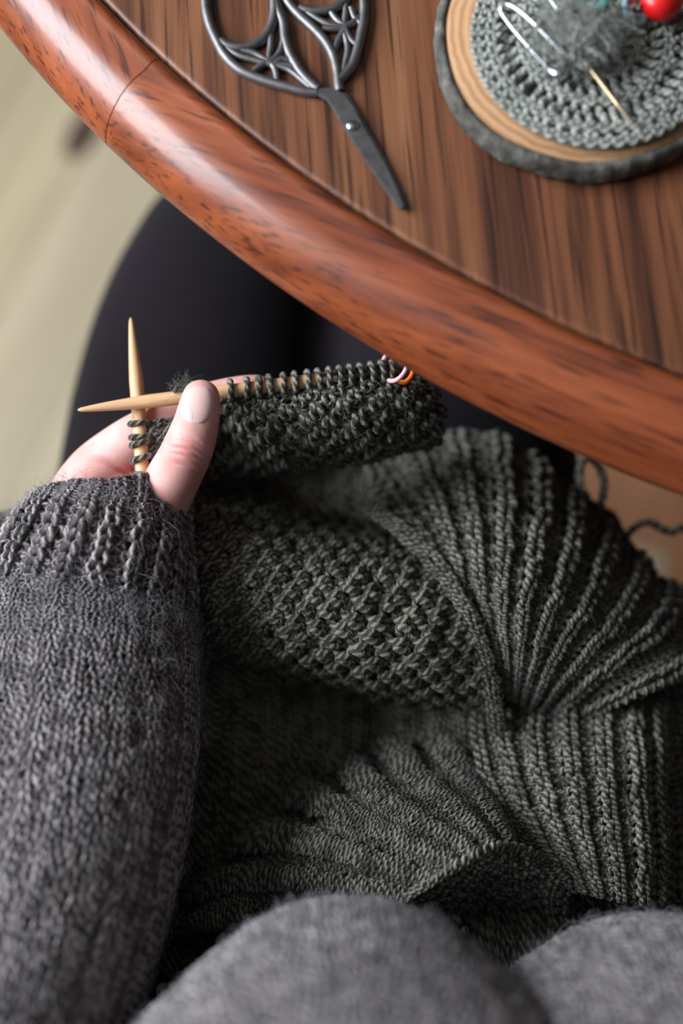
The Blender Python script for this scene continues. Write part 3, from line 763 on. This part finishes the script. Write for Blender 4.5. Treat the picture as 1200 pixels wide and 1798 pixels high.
# fabric hanging from the lying needle
hang = [[(352, 700, .698), (398, 694, .699), (450, 688, .699), (520, 680, .699), (590, 670, .698), (660, 662, .698), (712, 660, .696), (752, 672, .690)],
        [(350, 722, .684), (402, 716, .693), (455, 712, .699), (525, 704, .700), (596, 696, .700), (668, 690, .699), (728, 692, .695), (772, 705, .685)],
        [(350, 758, .662), (408, 750, .678), (468, 748, .694), (536, 744, .696), (606, 738, .696), (680, 730, .694), (738, 730, .688), (778, 742, .676)],
        [(350, 800, .645), (418, 785, .660), (486, 786, .681), (550, 784, .683), (618, 778, .683), (688, 768, .681), (738, 764, .676), (772, 768, .664)],
        [(350, 836, .632), (430, 815, .640), (505, 812, .658), (565, 808, .662), (628, 802, .662), (690, 790, .660), (732, 782, .656), (758, 780, .648)],
        [(350, 850, .618), (440, 830, .620), (520, 818, .634), (575, 815, .638), (632, 808, .638), (685, 795, .636), (722, 785, .634), (742, 780, .630)]]
panel('working_panel', hang, 20, 12, seed_pat(12, 20), 1700, rib=.75, depth=.95, jit=.14, r0=.00160)
# small piece between the upright needle and the thumb
piece = [[(246, 738, .692), (275, 738, .6935), (305, 732, .694), (335, 722, .692)],
         [(248, 765, .692), (276, 766, .694), (304, 762, .694), (334, 758, .692)],
         [(250, 795, .691), (274, 796, .692), (300, 796, .692), (328, 796, .688)],
         [(250, 838, .688), (268, 842, .688), (286, 846, .687), (312, 850, .684)]]
panel('needle_edge_piece', [list(r) for r in zip(*piece)], 6, 6, seed_pat(6, 6), 160, rib=.4, depth=.7, r0=.00125)
# wisp of yarn pinched under the thumb
g = Geo()
for k_ in range(3):
    p0 = W(318 + k_ * 3, 690 - k_ * 5, .702 + .001 * k_)
    P = np.array([p0 + np.array([-.003 + .0035 * s_, .0015 * math.sin(s_ * 3 + k_), .0012 * math.cos(s_ * 2.4 + k_)]) for s_ in np.linspace(0, 3, 12)])
    g.tubes(P, .0010, sides=6, cap=True)
wp = link_mesh('pinched_strand', g.mesh('pinched_strand'), MAT['green'], knitw)
pt = W(np.array([314., 318, 322, 326, 330]), np.array([688., 684, 680, 676, 674]), np.full(5, .703)); fz = fuzz(pt, np.broadcast_to([0, .3, 1.0], pt.shape), 150, .005, .00005, start=.0004)
link_mesh('yarn_fuzz', fz.mesh('yarn_fuzz'), MAT['fibre_green'], wp, kind='stuff')
# yarn tails on the right
def strand(name, pts, r=.0016, n=60):
    P = pix_path(pts, n); g = Geo(); s = np.arange(n)
    for ph in (0, math.pi):
        off = np.stack([np.cos(s * .9 + ph), np.sin(s * .9 + ph), np.cos(s * .9 + ph)], -1) * r * .4
        g.tubes(P + off, r * .72, sides=7, cap=True)
    return link_mesh(name, g.mesh(name), MAT['green'], knitw)
strand('yarn_tail', [(1020, 885, .612), (1018, 830, .612), (1030, 802, .611), (1050, 815, .608), (1062, 850, .606), (1052, 905, .606)], .0021)
strand('yarn_tail', [(1098, 965, .600), (1100, 942, .600), (1120, 922, .598), (1142, 917, .596), (1162, 928, .594), (1180, 934, .592), (1205, 925, .588), (1240, 940, .575)], .0020)
strand('yarn_tail', [(1165, 1040, .598), (1185, 1034, .596), (1215, 1030, .594)], .0022)

# stitch markers ------------------------------------------------------------
def ring_px(name, pts, r, mat, n=48, **k):
    P = pix_path(pts + [pts[0]], n)[:-1]; g = Geo(); g.tubes(P, r, sides=10, closed=True)
    return link_mesh(name, g.mesh(name), mat, None, **k)
ring_px('stitch_marker', [(676, 628, .704), (686, 612, .706), (696, 607, .708), (708, 622, .710), (715, 640, .711), (709, 656, .709), (697, 667, .707), (684, 668, .702), (672, 655, .695), (670, 640, .698)], .0010, MAT['pink'], label='pale pink loop stitch marker hanging on the needle', category='stitch marker')
ring_px('stitch_marker', [(685, 640, .7005), (693, 627, .7015), (705, 624, .7025), (718, 630, .7035), (726, 646, .7040), (722, 662, .7035), (711, 671, .7025), (698, 668, .7015), (688, 656, .7005)], .0011, MAT['orange'], label='orange ring stitch marker on the needle behind the pink one', category='stitch marker')

# ================================================================= scissors on the table
ZS = ZT + .0018
sc = empty('embroidery_scissors', tuple(W(622, 220, ZT)), label='dark metal embroidery scissors with openwork leaf-pattern handles', category='scissors')
def cpx(pts, z=ZS, zend=None): return [(340 + x / 2.857, y / 2.857, z) for x, y in pts]
def tube_part(name, lists, mat, parent, r, n=40, **k):
    g = Geo()
    for L_ in lists: g.tubes(pix_path(L_, n), r, sides=9, cap=True)
    return link_mesh(name, g.mesh(name), mat, parent, **k)
outl = lambda pts, z: [tuple(p) for p in pix_path([(x, y, z) for x, y in pts], 4 * len(pts))]
bl1 = [(340 + x / 2.857, y / 2.857) for x, y in [(600, 445), (640, 450), (700, 450), (760, 480), (810, 550), (860, 650), (915, 740), (975, 850), (1030, 970), (1055, 1035), (1050, 1062), (1030, 1058), (980, 985), (900, 870), (820, 750), (760, 660), (715, 580), (670, 510), (615, 480)]]
bl2 = [(x + 5, y - 1) for x, y in bl1]
def flat_pts(pts, z): return W(np.array([p[0] for p in pts], float), np.array([p[1] for p in pts], float), np.full(len(pts), z))
link_mesh('blade', poly_prism('blade', flat_pts(bl2, ZT + .0004), .0014), MAT['gunmetal'], sc)
link_mesh('blade', poly_prism('blade', flat_pts(bl1, ZT + .0019), .0014), MAT['gunmetal'], sc)
cv = W(619, 221, ZT + .0032); me = lathe('screw', [(0, 0), (.0024, 0), (.0024, .0006), (.0018, .0012), (0, .0014)], n=20)
o = link_mesh('screw', me, MAT['steel'], sc); o.location = cv
H = .0017
h1 = tube_part('handle_bow', [cpx([(620, 465), (560, 460), (450, 432), (330, 395), (230, 348), (160, 280), (110, 190), (75, 100), (60, 0), (68, -110), (130, -220), (240, -260), (340, -210), (395, -100), (405, 0), (405, 70), (390, 130), (360, 185), (310, 222), (240, 240), (180, 232), (135, 205)]),
                              cpx([(400, -20), (430, 60), (452, 120), (460, 190), (480, 260), (520, 335), (570, 400), (625, 450)])], MAT['gunmetal'], sc, .0021, 90)
tube_part('filigree', [cpx(x) for x in ([(150, 225), (220, 275), (300, 300), (400, 325), (470, 330), (545, 345)], [(385, 170), (388, 230), (375, 320)], [(285, 375), (340, 330), (400, 300), (440, 250), (455, 185)],
                                        [(385, 315), (410, 350), (425, 425)], [(420, 330), (480, 350), (545, 400), (590, 440)], [(240, 250), (310, 270), (380, 310)], [(400, 325), (440, 300), (490, 300)])], MAT['gunmetal'], h1, .0015, 24)
h2 = tube_part('handle_bow', [cpx([(735, 460), (728, 420), (722, 360), (702, 280), (660, 205), (600, 140), (540, 85), (490, 30), (465, -20), (480, -120), (560, -230), (680, -260), (790, -210), (845, -100), (855, 0), (856, 80), (842, 170), (820, 260), (790, 340), (735, 400)]),
                              cpx([(530, 40), (600, 58), (680, 50), (740, 22), (775, -30), (770, -110), (720, -170)])], MAT['gunmetal'], sc, .0021, 90)
tube_part('filigree', [cpx(x) for x in ([(570, 60), (640, 105), (700, 130), (770, 130), (850, 80)], [(762, -10), (765, 60), (760, 135), (790, 200), (830, 230)], [(650, 140), (700, 145), (760, 140)], [(765, 140), (735, 190), (705, 255)],
                                        [(755, 160), (775, 250), (750, 370)], [(690, 60), (720, 100), (760, 130)], [(790, 40), (810, 90), (845, 120)])], MAT['gunmetal'], h2, .0015, 24)

# ================================================================= wood slice, crochet pad, notions
ZSL = ZT + .012
cs = W(1042, 58, ZSL)
base_c = np.array([cs[0], cs[1], ZT])
ws = empty('wood_slice', tuple(base_c), label='round wood slice with grey bark edge standing on the table', category='wood slice')
RS = 262 * depth_of(cs) / FPX
a_ = np.linspace(0, 2 * math.pi, 120, endpoint=False)
wob = 1 + .018 * np.sin(2 * a_ + .6) + .012 * np.sin(3 * a_ + 2) + .006 * np.sin(7 * a_)
prof_s = [(0, .0004), (.97, .0004), (1, .002), (1, .0105), (.975, .012), (.5, .0122), (0, .0122)]
G = np.stack([np.stack([RS * r * wob * np.cos(a_), RS * r * wob * np.sin(a_), np.full(120, z)], -1) for r, z in prof_s], 0)
g = Geo(); g.grid(G, closed_u=True); o = link_mesh('slice_core', g.mesh('slice_core'), MAT['slice'], None); o.parent = ws
nb_ = 240; a2 = np.linspace(0, 2 * math.pi, nb_, endpoint=False); w2 = np.interp(a2, np.r_[a_, 2 * math.pi], np.r_[wob, wob[0]])
rows = []
for q, (r, z) in enumerate([(.985, .0108), (1.00, .0122), (1.03, .0120), (1.055, .0100), (1.062, .0065), (1.058, .0030), (1.04, .0004), (.985, .0004)]):
    nz = np.convolve(np.r_[RNG.normal(0, 1, nb_)], np.ones(3) / 3, 'same') * (.010 if 0 < q < 7 else .002)
    rows.append(np.stack([RS * (r + nz) * w2 * np.cos(a2), RS * (r + nz) * w2 * np.sin(a2), z + (np.clip(nz, -1, 1) * .03 if 0 < q < 6 else 0) + np.zeros(nb_)], -1))
rows = np.array(rows); rows[..., 2] = np.clip(rows[..., 2], .0003, .0128)
g = Geo(); g.grid(rows, closed_u=True); o = link_mesh('bark_ring', g.mesh('bark_ring'), MAT['bark'], None, label='grey rough bark'); o.parent = ws
# crochet pad
cp_ = W(1046, 68, ZSL + .004); RP = 214 * depth_of(cp_) / FPX
pad = empty('crochet_pad', (cp_[0], cp_[1], ZSL), label='pale sage crocheted round pad lying on the wood slice', category='pad')
g = Geo(); prs = []; pns = []
NR = 7; edges = np.linspace(.005, RP - .001, NR + 1); sl_ = np.linspace(0, 1, 7)
aa = np.linspace(0, 2 * math.pi, 97)[:-1]
g.grid(np.array([np.stack([r * np.cos(aa), r * np.sin(aa), np.full(96, z)], -1) for r, z in ((RP * .97, .0003), (RP * .98, .0010), (RP * .5, .0012), (.0005, .0012))]), closed_u=True)
for q in range(NR):
    r_a, r_b = edges[q], edges[q + 1]; nc = max(7, int(round(2 * math.pi * (r_a + r_b) / 2 / .0050))); hp = .0024 + .0010 * (q % 2)
    paths = []; rads = []
    for c_ in range(nc):
        a0 = 2 * math.pi * (c_ + .5 * (q % 2)) / nc + RNG.normal(0, .012); sk = RNG.normal(.10, .05) / max(q, 1)
        rr = r_a - .0006 + (r_b - r_a + .0010) * sl_; an = a0 + sk * (sl_ - .5) + .0
        paths.append(np.stack([rr * np.cos(an), rr * np.sin(an), hp + .0011 * np.sin(sl_ * math.pi) + RNG.normal(0, .0002)], -1))
        rads.append(.00150 * (.82 + .3 * np.sin(sl_ * math.pi)))
    g.tubes(np.array(paths), np.array(rads), sides=7, cap=False); prs.append(np.array(paths).reshape(-1, 3))
    if q % 2 == 1 or q == NR - 1:                      # chain of loops closing the round
        cc = np.linspace(0, 1, 7); paths = []; rads = []
        for c_ in range(nc):
            for sd_ in (-1, 1):
                an = 2 * math.pi * (c_ + cc * 1.25) / nc; rr = r_b + sd_ * (.0013 * np.sin(cc * math.pi) + .0001)
                paths.append(np.stack([rr * np.cos(an), rr * np.sin(an), hp + .0016 - .0007 * cc], -1)); rads.append(.00115 * (.75 + .35 * np.sin(cc * math.pi)))
        g.tubes(np.array(paths), np.array(rads), sides=6); prs.append(np.array(paths).reshape(-1, 3))
pns = [np.broadcast_to([0, 0, 1.0], p.shape) for p in prs]
o = link_mesh('crochet_rounds', g.mesh('crochet_rounds'), MAT['sage'], None); o.parent = pad
fz = fuzz(np.vstack(prs), np.vstack(pns), 900, .004, .00006); f2 = link_mesh('cotton_fuzz', fz.mesh('cotton_fuzz'), MAT['fibre_sage'], None, kind='stuff'); f2.parent = o
ZP = ZSL + .0072
# tuft of fluff
ft = W(1010, 55, ZP + .006)
tuft = empty('yarn_tuft', (ft[0], ft[1], ZP), label='fluffy grey tuft of yarn ends heaped on the crochet pad', category='yarn tuft')
g = Geo()
for k_ in range(150):
    c = RNG.normal(0, 1, 3) * (.007, .005, .0025) + (0, 0, .006); d1, d2 = RNG.normal(0, 1, (2, 3)); d1 /= np.linalg.norm(d1); d2 /= np.linalg.norm(d2)
    s = np.linspace(0, RNG.uniform(2, 5), 12); rr = RNG.uniform(.003, .009)
    P = c + rr * (np.cos(s)[:, None] * d1 + np.sin(s)[:, None] * d2) * (1, 1, .45); P[:, 2] = np.clip(P[:, 2], .0006, .016)
    g.tubes(P, .00045 if k_ % 3 else .0008, sides=5)
o = link_mesh('yarn_ends', g.mesh('yarn_ends'), MAT['sage'], None); o.parent = tuft
pts = RNG.normal(0, 1, (400, 3)) * (.008, .006, .003) + (0, 0, .007)
fz = fuzz(pts, np.broadcast_to([0, 0, 1.0], pts.shape), 1600, .010, .00006, start=0); f2 = link_mesh('loose_fibres', fz.mesh('loose_fibres'), MAT['fibre_sage'], None, kind='stuff'); f2.parent = tuft
# safety pins and needle
def pin(label, pts, head, r=.0008):
    e = empty('safety_pin', tuple(W(pts[0][0], pts[0][1], ZP)), label=label, category='safety pin')
    g = Geo(); g.tubes(pix_path(pts, 60), r, sides=8, cap=True); link_mesh('pin_wire', g.mesh('pin_wire'), MAT['steel'], e)
    A = pix_path(head, 12); s = np.linspace(0, 1, 12); g = Geo(); g.tubes(A, .0016 * (.6 + .8 * np.sin(s * math.pi)), sides=10, cap=True)
    link_mesh('clasp', g.mesh('clasp'), MAT['steel'], e); return e
z1 = ZP + .003
pin('open silver safety pin on the crochet pad, bright clasp toward the scissors tip', [(966, 124, z1), (940, 95, z1 + .001), (905, 55, z1 + .002), (884, 27, z1 + .003), (880, 14, z1 + .004), (890, 8, z1 + .005), (905, 14, z1 + .006), (930, 34, z1 + .007), (955, 58, z1 + .007), (990, 95, z1 + .006)], [(962, 120, z1), (974, 128, z1 + .0005), (986, 131, z1 + .001), (998, 124, z1 + .001)])
pin('small silver safety pin at the top of the tuft', [(978, 34, z1 + .004), (962, 18, z1 + .005), (940, -2, z1 + .006), (925, -25, z1 + .006), (932, -34, z1 + .006), (948, -22, z1 + .006), (966, -2, z1 + .005), (982, 20, z1 + .005)], [(970, 26, z1 + .004), (977, 34, z1 + .004), (982, 38, z1 + .004)])
g = Geo(); P = pix_path([(1018, 95, ZP + .004), (1040, 124, ZP + .0028), (1075, 170, ZP + .0012), (1112, 219, ZP - .0002)], 40); s = np.linspace(0, 1, 40)
g.tubes(P, .0011 * np.clip(1.15 - .9 * np.clip(s - .72, 0, 1) / .28, .25, 1), sides=10, cap=True)
link_mesh('darning_needle', g.mesh('darning_needle'), MAT['brass'], None, label='blunt brass coloured darning needle stuck through the crochet pad', category='needle')
def torus_obj(name, px, py, z, R_, r, mat, tilt, **k):
    c = W(px, py, z); q = np.linspace(0, 2 * math.pi, 40, endpoint=False)
    P = np.stack([R_ * np.cos(q), R_ * np.sin(q), 0 * q], -1); Mx = np.array(Matrix.Rotation(tilt[0], 3, 'X') @ Matrix.Rotation(tilt[1], 3, 'Y'))
    g = Geo(); g.tubes(P @ Mx.T + c, r, sides=12, closed=True); return link_mesh(name, g.mesh(name), mat, None, **k)
rm = empty('stitch_marker', tuple(W(1162, 5, ZP)), label='glossy red bulb stitch marker on the crochet pad', category='stitch marker')
bmm, _ = blob_mesh('bulb', chain([(tuple(W(1150, 2, ZP + .006)), .0062), (tuple(W(1163, 8, ZP + .006)), .0068), (tuple(W(1178, 0, ZP + .006)), .0058)], 12), .0012, 4); link_mesh('bulb', bmm, MAT['red'], rm)
g = Geo(); g.tubes(pix_path([(1112, 8, ZP + .006), (1108, 2, ZP + .006), (1114, -8, ZP + .006), (1140, -12, ZP + .006)], 14), .0018, sides=8, cap=True); link_mesh('bulb_clip', g.mesh('bulb_clip'), MAT['red'], rm)
torus_obj('stitch_marker', 1118, 12, ZP + .004, .0062, .0013, MAT['paleblue'], (.5, .6), label='pale blue ring stitch marker beside the red one', category='stitch marker')
torus_obj('stitch_marker', 1042, -4, ZP + .008, .0050, .0018, MAT['teal'], (.3, -.3), label='teal ring stitch marker lying behind the yarn tuft', category='stitch marker')
